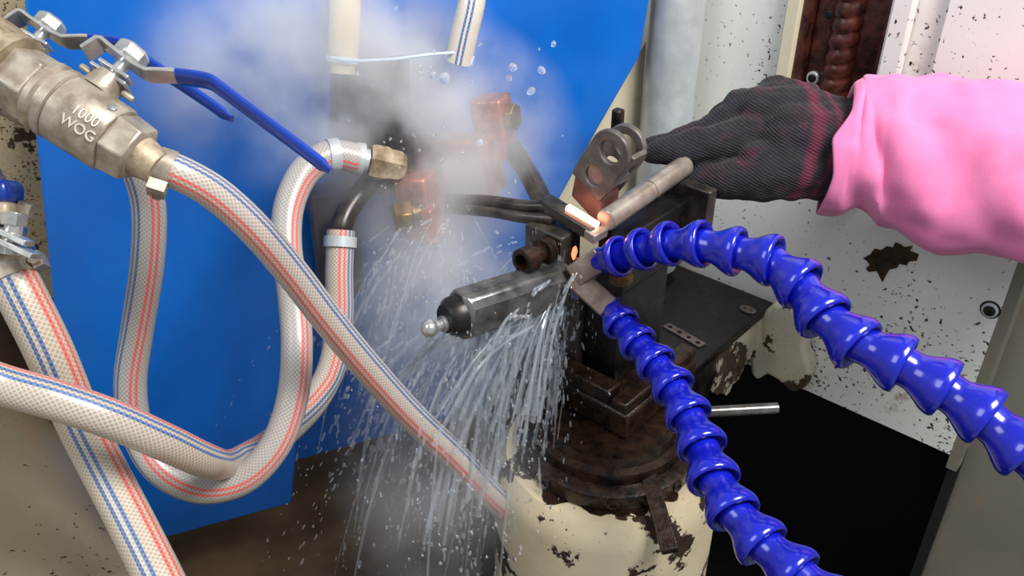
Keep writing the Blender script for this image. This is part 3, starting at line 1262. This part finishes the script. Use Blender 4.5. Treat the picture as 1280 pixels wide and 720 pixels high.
cu = thing('copper_busbar', 'upper copper busbar with a brass bolt half hidden by steam', 'busbar', P(620, 190, .88))
mb = MB()
q = P(618, 158, .885)
mb.box(q, (cxx, ctilt.cross(cxx), ctilt), (.034, .03, .062))
mb.build('block', M['copper'], cu, bevel=.003)
mb = MB()
mb.lathe(P(632, 146, .875), cxx, [(0, .014), (.012, .014)], 6, smooth=False)
mb.build('hex_bolt', M['brass'], cu, bevel=.001)
mb = MB()
mb.box(P(572, 205, .90), (cxx, ctilt.cross(cxx), ctilt), (.09, .03, .06))
mb.build('crossbar', M['copper'], cu, bevel=.003)
mb = MB()
mb.tube(spline(pxs([(640, 185, .885), (662, 220, .87), (682, 258, .825)]), 8), .010, 14)
mb.build('lead', M['dark_steel'], cu)

mb = MB()
q0 = P(472, 80, .93)
q1 = P(476, 250, .99)
mb.box(P(470, 160, .885), (cxx, ctilt.cross(cxx), EZ), (.075, .03, .14))
o = mb.build('transformer_head', M['rubber'], bevel=.006)
tag(o, 'dark transformer head behind the copper blocks and steam', 'machine part')
mb = MB()
mb.box(P(420, 300, .90), (BD, BN, EZ), (.045, .03, .12))
o = mb.build('junction_bracket', M['rubber'], bevel=.004)
tag(o, 'dark bracket behind the bent tube and hose end', 'bracket')
mb = MB()
mb.box(wall_p := P(772, 152, .98), (E1, E2, EZ), (.012, .012, .03))
o = mb.build('rusty_bolt', M['rust_dark'], bevel=.003)
tag(o, 'rusty stub beside the slanted blue panel edge', 'bolt')

# ================================================================== BALL VALVES
VD = .55
K = VD / FPX


def valve_frame(u, v, d, rot=0.0):
    """frame parallel to the picture plane but turned about its own axes"""
    X = RT * math.cos(rot) - UP * math.sin(rot)
    Y = RT * math.sin(rot) + UP * math.cos(rot)
    return Matrix((X, Y, -FW)).transposed().to_4x4(), P(u, v, d)


def make_valve(label):
    root = thing('ball_valve', label, 'valve', (0, 0, 0), 'ball valves')
    A = V((.84, -.543, 0)).normalized()       # along the body (y up)
    St = V((.543, .84, 0)).normalized()       # stem
    B = V((0, 0, 1))
    tiltm = Matrix.Rotation(math.radians(-16), 3, A)
    St = tiltm @ St
    B = tiltm @ B

    def l2(u, v, w=0):     # pixel offsets from body centre (105,150) -> local metres
        return V(((u - 105) * K, -(v - 150) * K, w))

    def lth(nm, prof, n=32, mat='steel', smooth=True, cap=True, bevel=0):
        m_ = MB()
        m_.lathe((0, 0, 0), A, [(t * K, r * K) for t, r in prof], n, ref=St, smooth=smooth, cap=cap)
        return m_.build(nm, M[mat], root, bevel=bevel)
    # barrel with rings
    lth('body', [(-62, 20), (-62, 41), (-58, 46), (-50, 46), (-46, 42), (-43, 42), (-40, 47), (-30, 47), (-28, 44), (-26, 46), (44, 45), (48, 42), (48, 20)], 40)
    lth('seam_ring', [(-27, 40), (-27, 45.5), (-24, 45.5), (-24, 40)], 40, 'dark_steel')
    lth('end_hex', [(46, 30), (47, 42), (50, 43), (80, 40), (84, 34), (84, 20)], 6, smooth=False, bevel=.001)
    lth('inlet_hex', [(-104, 30), (-104, 44), (-66, 46), (-62, 44), (-62, 20)], 6, 'steel', smooth=False, bevel=.001)
    lth('collar_nut', [(-122, 20), (-122, 50), (-104, 52), (-103, 30)], 30, 'steel_dirty')
    lth('pipe', [(-190, 20), (-190, 54), (-150, 56), (-122, 54), (-122, 20)], 6, 'steel_dirty', smooth=False, bevel=.003)
    lth('hose_tail', [(82, 15), (82, 28), (92, 26), (100, 24), (112, 22), (112, 12)], 26, 'steel_dirty')
    # stem
    so = A * (-9 * K)
    mb_ = MB()
    mb_.lathe(so + St * 40 * K, St, [(0, 27 * K), (6 * K, 24 * K), (22 * K, 20 * K), (26 * K, 20 * K), (26 * K, 10 * K)], 26)
    mb_.build('neck', M['steel'], root)
    for h, wdt, ln in ((58, 20, 52), (68, 17, 44)):
        mb_ = MB()
        mb_.box(so + St * (h + 6) * K, (A, St, B), (ln * K, 5 * K, wdt * 1.6 * K))
        mb_.build('gland_plate', M['bright_steel'], root, bevel=.0006)
    mb_ = MB()
    mb_.lathe(so + St * 62 * K, St, [(0, 9 * K), (40 * K, 9 * K)], 18)
    mb_.build('stem', M['bright_steel'], root)
    for sgn in (-1, 1):
        mb_ = MB()
        mb_.lathe(so + St * 56 * K + A * sgn * 24 * K, A * sgn, [(0, 4.5 * K), (14 * K, 4.5 * K), (16 * K, 3 * K)], 12)
        mb_.build('stop_pin', M['steel'], root)
    mb_ = MB()
    mb_.lathe(so + St * 96 * K, St, [(0, 20 * K), (2 * K, 22 * K), (16 * K, 22 * K), (20 * K, 18 * K), (20 * K, 5 * K)], 6, smooth=False)
    mb_.build('nut', M['bright_steel'], root, bevel=.0006)
    # lever strip, stem coordinates: (along A, along St)
    wL = 17 * K

    def strip(nm, pl, th, mat, wid):
        m_ = MB()
        up_, lo_ = [], []
        for i, (a, s2) in enumerate(pl):
            p_ = V((a, s2))
            t_ = (V(pl[min(i + 1, len(pl) - 1)]) - V(pl[max(i - 1, 0)])).normalized()
            nn = V((-t_[1], t_[0]))
            up_.append((a + nn[0] * th / 2, s2 + nn[1] * th / 2))
            lo_.append((a - nn[0] * th / 2, s2 - nn[1] * th / 2))
        loop = up_ + lo_[::-1]
        m_.prism([so + A * a * K + St * s2 * K - B * wid / 2 for a, s2 in loop], B * wid)
        return m_.build(nm, M[mat], root, bevel=.0006)
    strip('lever_plate', [(-46, 72), (-40, 94), (-34, 97), (-20, 95), (20, 92), (34, 94), (60, 112), (66, 114), (76, 121)], 5, 'bright_steel', .019)
    mb_ = MB()
    pl = [(64, 113, ), (80, 122), (100, 131), (120, 131), (180, 127), (240, 123), (296, 118)]
    ctr = [so + A * a * K + St * s2 * K for a, s2 in pl]
    pts_ = spline(ctr, 6)
    N = len(pts_)
    vs_, fs_ = [], []
    n8 = 14
    for i, p_ in enumerate(pts_):
        t_ = (pts_[min(i + 1, N - 1)] - pts_[max(i - 1, 0)]).normalized()
        y_ = B.cross(t_)
        f = i / (N - 1)
        e_ = 1.0 if f < .97 else .6
        for k in range(n8):
            a = 2 * PI * k / n8
            vs_.append(p_ + B * math.cos(a) * .0105 * e_ * (1 - .25 * f) + y_ * math.sin(a) * .0040 * e_)
    for j in range(N - 1):
        for i in range(n8):
            k = (i + 1) % n8
            fs_.append((j * n8 + i, j * n8 + k, (j + 1) * n8 + k, (j + 1) * n8 + i))
    fs_ += [tuple(range(n8))[::-1], tuple((N - 1) * n8 + i for i in range(n8))]
    mb_.add(vs_, fs_, True)
    mb_.build('lever_grip', M['blue_lever'], root)
    # small screw on the body side and cast lettering
    mb_ = MB()
    dr = (St * .55 + B * .83).normalized()
    mb_.lathe(A * 36 * K + dr * 44 * K, dr, [(0, 7 * K), (3 * K, 6 * K), (4.5 * K, 2 * K), (4.5 * K, .1 * K)], 14)
    mb_.build('plug', M['bright_steel'], root)
    for txt, ang in (('1000', -4), ('WOG', -26)):
        cu_ = bpy.data.curves.new('t', 'FONT')
        cu_.body = txt
        cu_.size = 16 * K * 1.15
        cu_.extrude = 1.0 * K
        cu_.align_x = 'CENTER'
        cu_.align_y = 'CENTER'
        to = bpy.data.objects.new('t', cu_)
        col.objects.link(to)
        dg = bpy.context.evaluated_depsgraph_get()
        me = bpy.data.meshes.new_from_object(to.evaluated_get(dg))
        bpy.data.objects.remove(to)
        a = math.radians(ang)
        nrm = (B * math.cos(a) + St * math.sin(a)).normalized()
        upv = (St * math.cos(a) - B * math.sin(a)).normalized()
        for v_ in me.vertices:
            v_.co = A * (v_.co.x + 22 * K) + upv * v_.co.y + nrm * (v_.co.z + 45.6 * K)
        me.materials.clear()
        me.materials.append(M['cast_text'])
        lo = bpy.data.objects.new('lettering', me)
        col.objects.link(lo)
        lo.parent = root
        lo['label'] = 'raised cast lettering on the valve body'
    return root


def copy_thing(root, label):
    r = root.copy()
    col.objects.link(r)
    r['label'] = label
    for ch_ in list(root.children):
        c_ = ch_.copy()
        col.objects.link(c_)
        c_.parent = r
        for g in ch_.children:
            d_ = g.copy()
            col.objects.link(d_)
            d_.parent = c_
    return r


v1 = make_valve('front steel ball valve with long blue lever and cast lettering')
R1, L1_ = valve_frame(105, 150, .55)
v1.matrix_world = Matrix.Translation(L1_) @ R1
v2 = copy_thing(v1, 'rear steel ball valve partly hidden behind the front one')
R2, L2_ = valve_frame(12, 104, .625, math.radians(-3))
v2.matrix_world = Matrix.Translation(L2_) @ R2

# third valve, mostly outside the left edge
v3 = thing('ball_valve', 'steel ball valve with blue capped lever at the left edge', 'valve', P(0, 330, .60), 'ball valves')
ax3 = (P(22, 356, .60) - P(2, 318, .60)).normalized()
e3 = P(14, 340, .60)
x3 = RT
mb = MB()
mb.lathe(e3 - ax3 * .075, ax3, [(0, .010), (0, .024), (.030, .024), (.034, .020), (.052, .019), (.056, .0185), (.066, .0185), (.072, .016), (.080, .014)], 28)
mb.build('body', M['steel_dirty'], v3)
for k, (t_, r_) in enumerate(((.000, .0205), (.014, .0215), (.026, .0225))):
    mb = MB()
    mb.lathe(e3 - ax3 * (.012 + t_), ax3, [(0, .012), (0, r_), (.003, r_), (.003, .012)], 24)
    mb.build('ring', M['bright_steel'], v3)
mb = MB()
mb.box(P(18, 296, .575), ((RT * .9 - UP * .42).normalized(), (UP * .9 + RT * .42).normalized(), FW), (.022, .004, .012))
mb.build('gland_plate', M['bright_steel'], v3, bevel=.0006)
mb = MB()
mb.box(P(24, 311, .575), ((RT * .9 - UP * .42).normalized(), (UP * .9 + RT * .42).normalized(), FW), (.024, .004, .012))
mb.build('gland_plate', M['bright_steel'], v3, bevel=.0006)
mb = MB()
mb.lathe(P(12, 318, .58), (UP + RT * .15), [(0, .006), (.028, .006)], 16)
mb.build('stem', M['bright_steel'], v3)
mb = MB()
mb.lathe(P(14, 282, .58), (UP + RT * .15), [(0, .008), (.001, .009), (.008, .009), (.009, .007)], 6, smooth=False)
mb.build('nut', M['bright_steel'], v3)
mb = MB()
mb.box(P(-8, 266, .585), (RT, UP, FW), (.030, .014, .022))
mb.build('lever_plate', M['steel_dirty'], v3, bevel=.003)
mb = MB()
mb.box(P(-14, 240, .585), (RT, UP, FW), (.038, .016, .026))
mb.build('lever_cap', M['blue_lever'], v3, bevel=.006, seg=4)
mb = MB()
mb.box(P(31, 262, .59), ((RT * .8 - UP * .3).normalized(), (UP * .8 + RT * .3).normalized(), FW), (.010, .010, .006))
mb.build('stop_lug', M['steel'], v3, bevel=.001)

# ================================================================== PERSON: GLOVED HAND AND PINK SLEEVE
pr_ = thing('person', 'outstretched arm in pink sleeve and dark knit glove holding the pin', 'person', P(960, 250, .86))


def capsule(bm_mb, pts, rads, n=14):
    """chain of overlapping spheres and cones, later fused into one surface"""
    for i in range(len(pts) - 1):
        a, b = pts[i], pts[i + 1]
        ra, rb = rads[i], rads[i + 1]
        L = (b - a).length
        ax = (b - a).normalized()
        prof = []
        for k in range(7):
            t = -PI / 2 + PI / 2 * k / 6
            prof.append((ra * math.sin(t), max(1e-4, ra * math.cos(t))))
        for k in range(7):
            t = PI / 2 * k / 6
            prof.append((L + rb * math.sin(t), max(1e-4, rb * math.cos(t))))
        bm_mb.lathe(a, ax, prof, n)


mb = MB()
# wrist to palm
capsule(mb, pxs([(1075, 186, .845), (1035, 184, .85), (990, 178, .855)]), [.044, .043, .040])
capsule(mb, pxs([(1040, 158, .865), (1000, 148, .865), (950, 142, .868)]), [.030, .031, .027])
capsule(mb, pxs([(1040, 210, .84), (990, 208, .845), (950, 205, .845)]), [.030, .031, .024])
# back of the hand, knuckles
capsule(mb, pxs([(1010, 160, .875), (965, 135, .885), (925, 140, .880)]), [.030, .027, .022])
capsule(mb, pxs([(1002, 128, .885), (968, 119, .893)]), [.0215, .0195])
# index, nearest the camera
capsule(mb, pxs([(940, 168, .86), (888, 180, .853), (846, 188, .85), (815, 191, .855)]), [.0225, .0180, .0155, .0110])
# middle, just above
capsule(mb, pxs([(925, 145, .875), (880, 166, .875), (845, 178, .872), (818, 184, .872)]), [.0185, .0150, .0130, .0110])
# ring and little fingers folded behind
capsule(mb, pxs([(930, 132, .895), (905, 145, .900), (888, 165, .900), (890, 190, .890)]), [.0165, .0145, .0135, .0120])
capsule(mb, pxs([(950, 125, .91), (922, 140, .915), (915, 165, .912), (925, 190, .90)]), [.0150, .0135, .0125, .011])
# thumb, from the lower side of the palm forward under the pin
capsule(mb, pxs([(990, 214, .84), (945, 222, .840), (905, 226, .846), (862, 227, .858)]), [.028, .0225, .0185, .0130])
glove = mb.build('glove', M['glove'], pr_)
rm = glove.modifiers.new('fuse', 'REMESH')
rm.mode = 'VOXEL'
rm.voxel_size = .0022
rm.use_smooth_shade = True
lt = bpy.data.textures.new('knit_lumps', 'CLOUDS')
lt.noise_scale = .022
lt.noise_depth = 2
dm = glove.modifiers.new('lumps', 'DISPLACE')
dm.texture = lt
dm.texture_coords = 'LOCAL'
dm.strength = .007
dm.mid_level = .5
sm = glove.modifiers.new('smooth', 'SMOOTH')
sm.factor = .5
sm.iterations = 4
# sleeve: open tube with folds
sl = MB()
path = spline(pxs([(1052, 186, .842), (1075, 188, .838), (1110, 187, .83), (1160, 192, .815), (1215, 199, .80), (1280, 206, .785), (1360, 214, .765), (1440, 222, .75)]), 8)
N = len(path)
n = 56
vs, fs = [], []
for j, p in enumerate(path):
    t = (path[min(j + 1, N - 1)] - path[max(j - 1, 0)]).normalized()
    y = (UP - t * UP.dot(t)).normalized()
    x = t.cross(y)
    f = j / (N - 1)
    for i in range(n):
        a = 2 * PI * i / n
        ca, sa = math.cos(a), math.sin(a)
        ru = .066 + .006 * f                       # upward
        if j < 6:
            ru -= .010 * (1 - j / 6) ** 2
        rd = .062 + .022 * min(1, max(0, (f - .20) / .30)) - .010 * math.exp(-((f - .15) / .05) ** 2)
        r_y = ru if sa > 0 else rd
        r_x = .050 + .012 * f
        q = p + x * ca * r_x + y * sa * r_y
        nz = noise.noise(V((a * .9 * 1.0 + 3 * math.cos(a), f * 9 - a * .6, 3.1))) * .0045
        nz += noise.noise(V((math.cos(a) * 2, math.sin(a) * 2, f * 16))) * .0025
        nz += .0035 * math.sin(f * 22 + 2.2 * math.sin(a) + a) * (1 if sa < .3 else .15) * min(1, f * 5)
        q += (x * ca + y * sa) * nz
        if j == 0:
            q += t * (.010 * sa - .004 - .012 * max(0, 1 - abs(sa) * 2)) 
        vs.append(q)
for j in range(N - 1):
    for i in range(n):
        k = (i + 1) % n
        fs.append((j * n + i, j * n + k, (j + 1) * n + k, (j + 1) * n + i))
sl.add(vs, fs, True)
slo = sl.build('sleeve', M['pink'], pr_)
so_ = slo.modifiers.new('thick', 'SOLIDIFY')
so_.thickness = .0025
so_.offset = -1
ss_ = slo.modifiers.new('sub', 'SUBSURF')
ss_.levels = 1
ss_.render_levels = 1

# ================================================================== WATER
rw = random.Random(11)


def drop(mb, c, r, stretch=1.0, axis=EZ, n=8):
    prof = []
    for k in range(7):
        t = -PI / 2 + PI * k / 6
        prof.append((r * stretch * math.sin(t), max(r * .02, r * math.cos(t))))
    mb.lathe(c, axis, prof, n, cap=False)


GR = V((0, 0, -9.8))
mb = MB()
srcs = [((700, 300, .79), 50), ((690, 350, .785), 70), ((640, 385, .765), 60), ((585, 405, .745), 45), ((715, 345, .78), 40), ((560, 265, .83), 30), ((520, 300, .85), 26)]
for (src, cnt) in srcs:
    for k in range(int(cnt * 1.1)):
        p0 = P(src[0] + rw.gauss(0, 16), src[1] + rw.gauss(0, 6), src[2] + rw.gauss(0, .012))
        vel = V((rw.gauss(-.34, .30), rw.gauss(-.05, .12), rw.gauss(-.15, .15)))
        if src[0] > 710:
            vel.x *= .3
        t0 = rw.uniform(0, .16)
        t1 = t0 + rw.uniform(.05, .18)
        pts = []
        nst = 7
        for i in range(nst):
            t = t0 + (t1 - t0) * i / (nst - 1)
            q = p0 + vel * t + GR * t * t * .5
            if q.z < .01:
                break
            pts.append(q)
        if len(pts) < 3:
            continue
        rr = rw.choice((.0005, .0006, .0008, .001, .0014))
        if k % 4 == 0:
            mb.tube(pts, lambda t, rr=rr: rr * (.35 + 1.1 * math.sin(PI * min(1, t + .05))), 5)
        # the stream breaks up into a chain of stretched drops
        for i in range(len(pts) - 1):
            for q_ in range(2):
                c_ = pts[i].lerp(pts[i + 1], rw.random()) + V([rw.gauss(0, .0025) for _ in range(3)])
                drop(mb, c_, rr * rw.uniform(.6, 1.5), rw.uniform(1.2, 5), (pts[i + 1] - pts[i]), 6)
# broad sheets running off the arm and vise
for (u0, v0, d0, u1, v1, d1, wdt) in ((694, 368, .785, 610, 520, .80, .006), (686, 372, .78, 640, 540, .80, .005), (655, 400, .76, 560, 520, .78, .004), (700, 365, .785, 672, 520, .80, .004), (640, 395, .76, 500, 470, .79, .003), (660, 380, .77, 600, 600, .83, .005), (630, 395, .765, 575, 640, .84, .005), (610, 405, .76, 545, 660, .85, .004)):
    a_, b_ = P(u0, v0, d0), P(u1, v1, d1)
    for k in range(7):
        o1 = V([rw.gauss(0, wdt) for _ in range(3)])
        o2 = V([rw.gauss(0, wdt * 2.0) for _ in range(3)])
        mid = (a_ + b_) / 2 + EZ * rw.uniform(.0, .03)
        pts = spline([a_ + o1, mid + (o1 + o2) / 2, b_ + o2], 6)
        rr = rw.uniform(.0008, .0022)
        mb.tube(pts, lambda t, rr=rr: rr * (.5 + .8 * t), 6)
o = mb.build('water_spray', M['water'], origin=P(600, 600, .8))
tag(o, 'streams of quench water falling from the arm and vise', 'water', kind='stuff')

mb = MB()
for k in range(420):
    u = rw.gauss(585, 62)
    v = rw.uniform(330, 710)
    drop(mb, P(u, v, rw.uniform(.72, .90)), rw.choice((.0005, .0007, .0009, .0012)), rw.uniform(1, 2.6), V((rw.gauss(-.15, .15), 0, 1)), 6)
for k in range(50):
    u = rw.gauss(560, 70)
    v = rw.gauss(160, 75)
    drop(mb, P(u, v, rw.uniform(.75, .86)), rw.choice((.0008, .0011, .0015)), rw.uniform(1, 1.8), V((rw.gauss(0, .6), 0, 1)), 6)
o = mb.build('water_droplets', M['drop'], origin=P(590, 600, .8))
tag(o, 'fine water droplets scattered around the splash', 'water', kind='stuff')
# larger droplets one can pick out
big = [(641, 84, .0050, 'bright water drop leading the cluster right of the hanging hose'), (677, 88, .0045, 'water drop flying nearest the slanted blue panel edge'),
       (664, 114, .0045, 'water drop just above the upper copper busbar bolt'), (692, 55, .0032, 'topmost flying water drop against the blue panel'),
       (556, 98, .0070, 'biggest water drop hanging below the striped top hose'), (541, 94, .0042, 'smaller water drop left of the biggest drop'),
       (600, 178, .0042, 'lone water drop in front of the crossbar steam'), (636, 98, .0042, 'lower water drop of the cluster right of the hanging hose')]
for i, (u, v, r_, lb) in enumerate(big):
    mb = MB()
    drop(mb, P(u, v, .78 + .004 * (i % 4)), r_ * .75, rw.uniform(.8, 1.5), V((rw.gauss(0, .6), rw.gauss(0, .3), .8)), 12)
    o = mb.build('water_drop', M['drop'])
    tag(o, lb, 'drop', 'large flying water drops')

# ================================================================== STEAM


def steam_mat(dens, nscale, lo, hi):
    t = NT('steam')
    t.t.nodes.remove(t.b)
    co = t.coord('Object')
    geo = t.n('ShaderNodeNewGeometry').outputs['Position']
    ln = t.n('ShaderNodeVectorMath', operation='LENGTH')
    t.l(co, ln.inputs[0])
    fall = t.math('SUBTRACT', 1.0, ln.outputs['Value'], clamp=True)
    fall = t.math('POWER', fall, 1.1)
    nz = t.noise(geo, nscale, 4, .6)
    nzr = t.ramp(nz, [(lo, 0.), (hi, 1.)])
    d = t.math('MULTIPLY', t.math('MULTIPLY', fall, nzr), dens)
    vs_ = t.n('ShaderNodeVolumeScatter')
    vs_.inputs['Color'].default_value = (.97, .98, 1, 1)
    vs_.inputs['Anisotropy'].default_value = .1
    t.l(d, vs_.inputs['Density'])
    t.l(vs_.outputs[0], t.out.inputs['Volume'])
    return t.m


SM1 = steam_mat(52, 13, .38, .62)
SM2 = steam_mat(40, 11, .34, .62)
SM3 = steam_mat(13, 14, .34, .66)


def steam(label, u, v, d, ru, rv, rd, mat):
    bm = bmesh.new()
    bmesh.ops.create_icosphere(bm, subdivisions=3, radius=1)
    me = bpy.data.meshes.new('steam_plume')
    bm.to_mesh(me)
    bm.free()
    me.materials.append(mat)
    o = bpy.data.objects.new('steam_plume', me)
    col.objects.link(o)
    k = d / FPX
    o.location = P(u, v, d)
    o.rotation_euler = (PI / 2 - PITCH, 0, 0)
    o.scale = (ru * k, rv * k, rd)
    tag(o, label, 'steam', kind='stuff')
    return o


steam('thick white steam around the copper blocks', 545, 180, .862, 190, 175, .062, SM1)
steam('pale steam drifting up at the top left of the hanging hoses', 340, 55, .785, 215, 190, .06, SM2)
steam('thin steam veil in front of the dark transformer head', 500, 140, .825, 165, 135, .045, SM2)
steam('steam rising between the two hanging hoses', 490, 70, .86, 150, 130, .06, SM2)
steam('bluish mist below the copper block behind the arm', 570, 385, .85, 160, 175, .07, SM2)
steam('thin wet mist low around the falling water', 545, 590, .83, 150, 190, .07, SM3)

# glow of the hot edge falls on its surroundings
scene.cycles.volume_bounces = 5
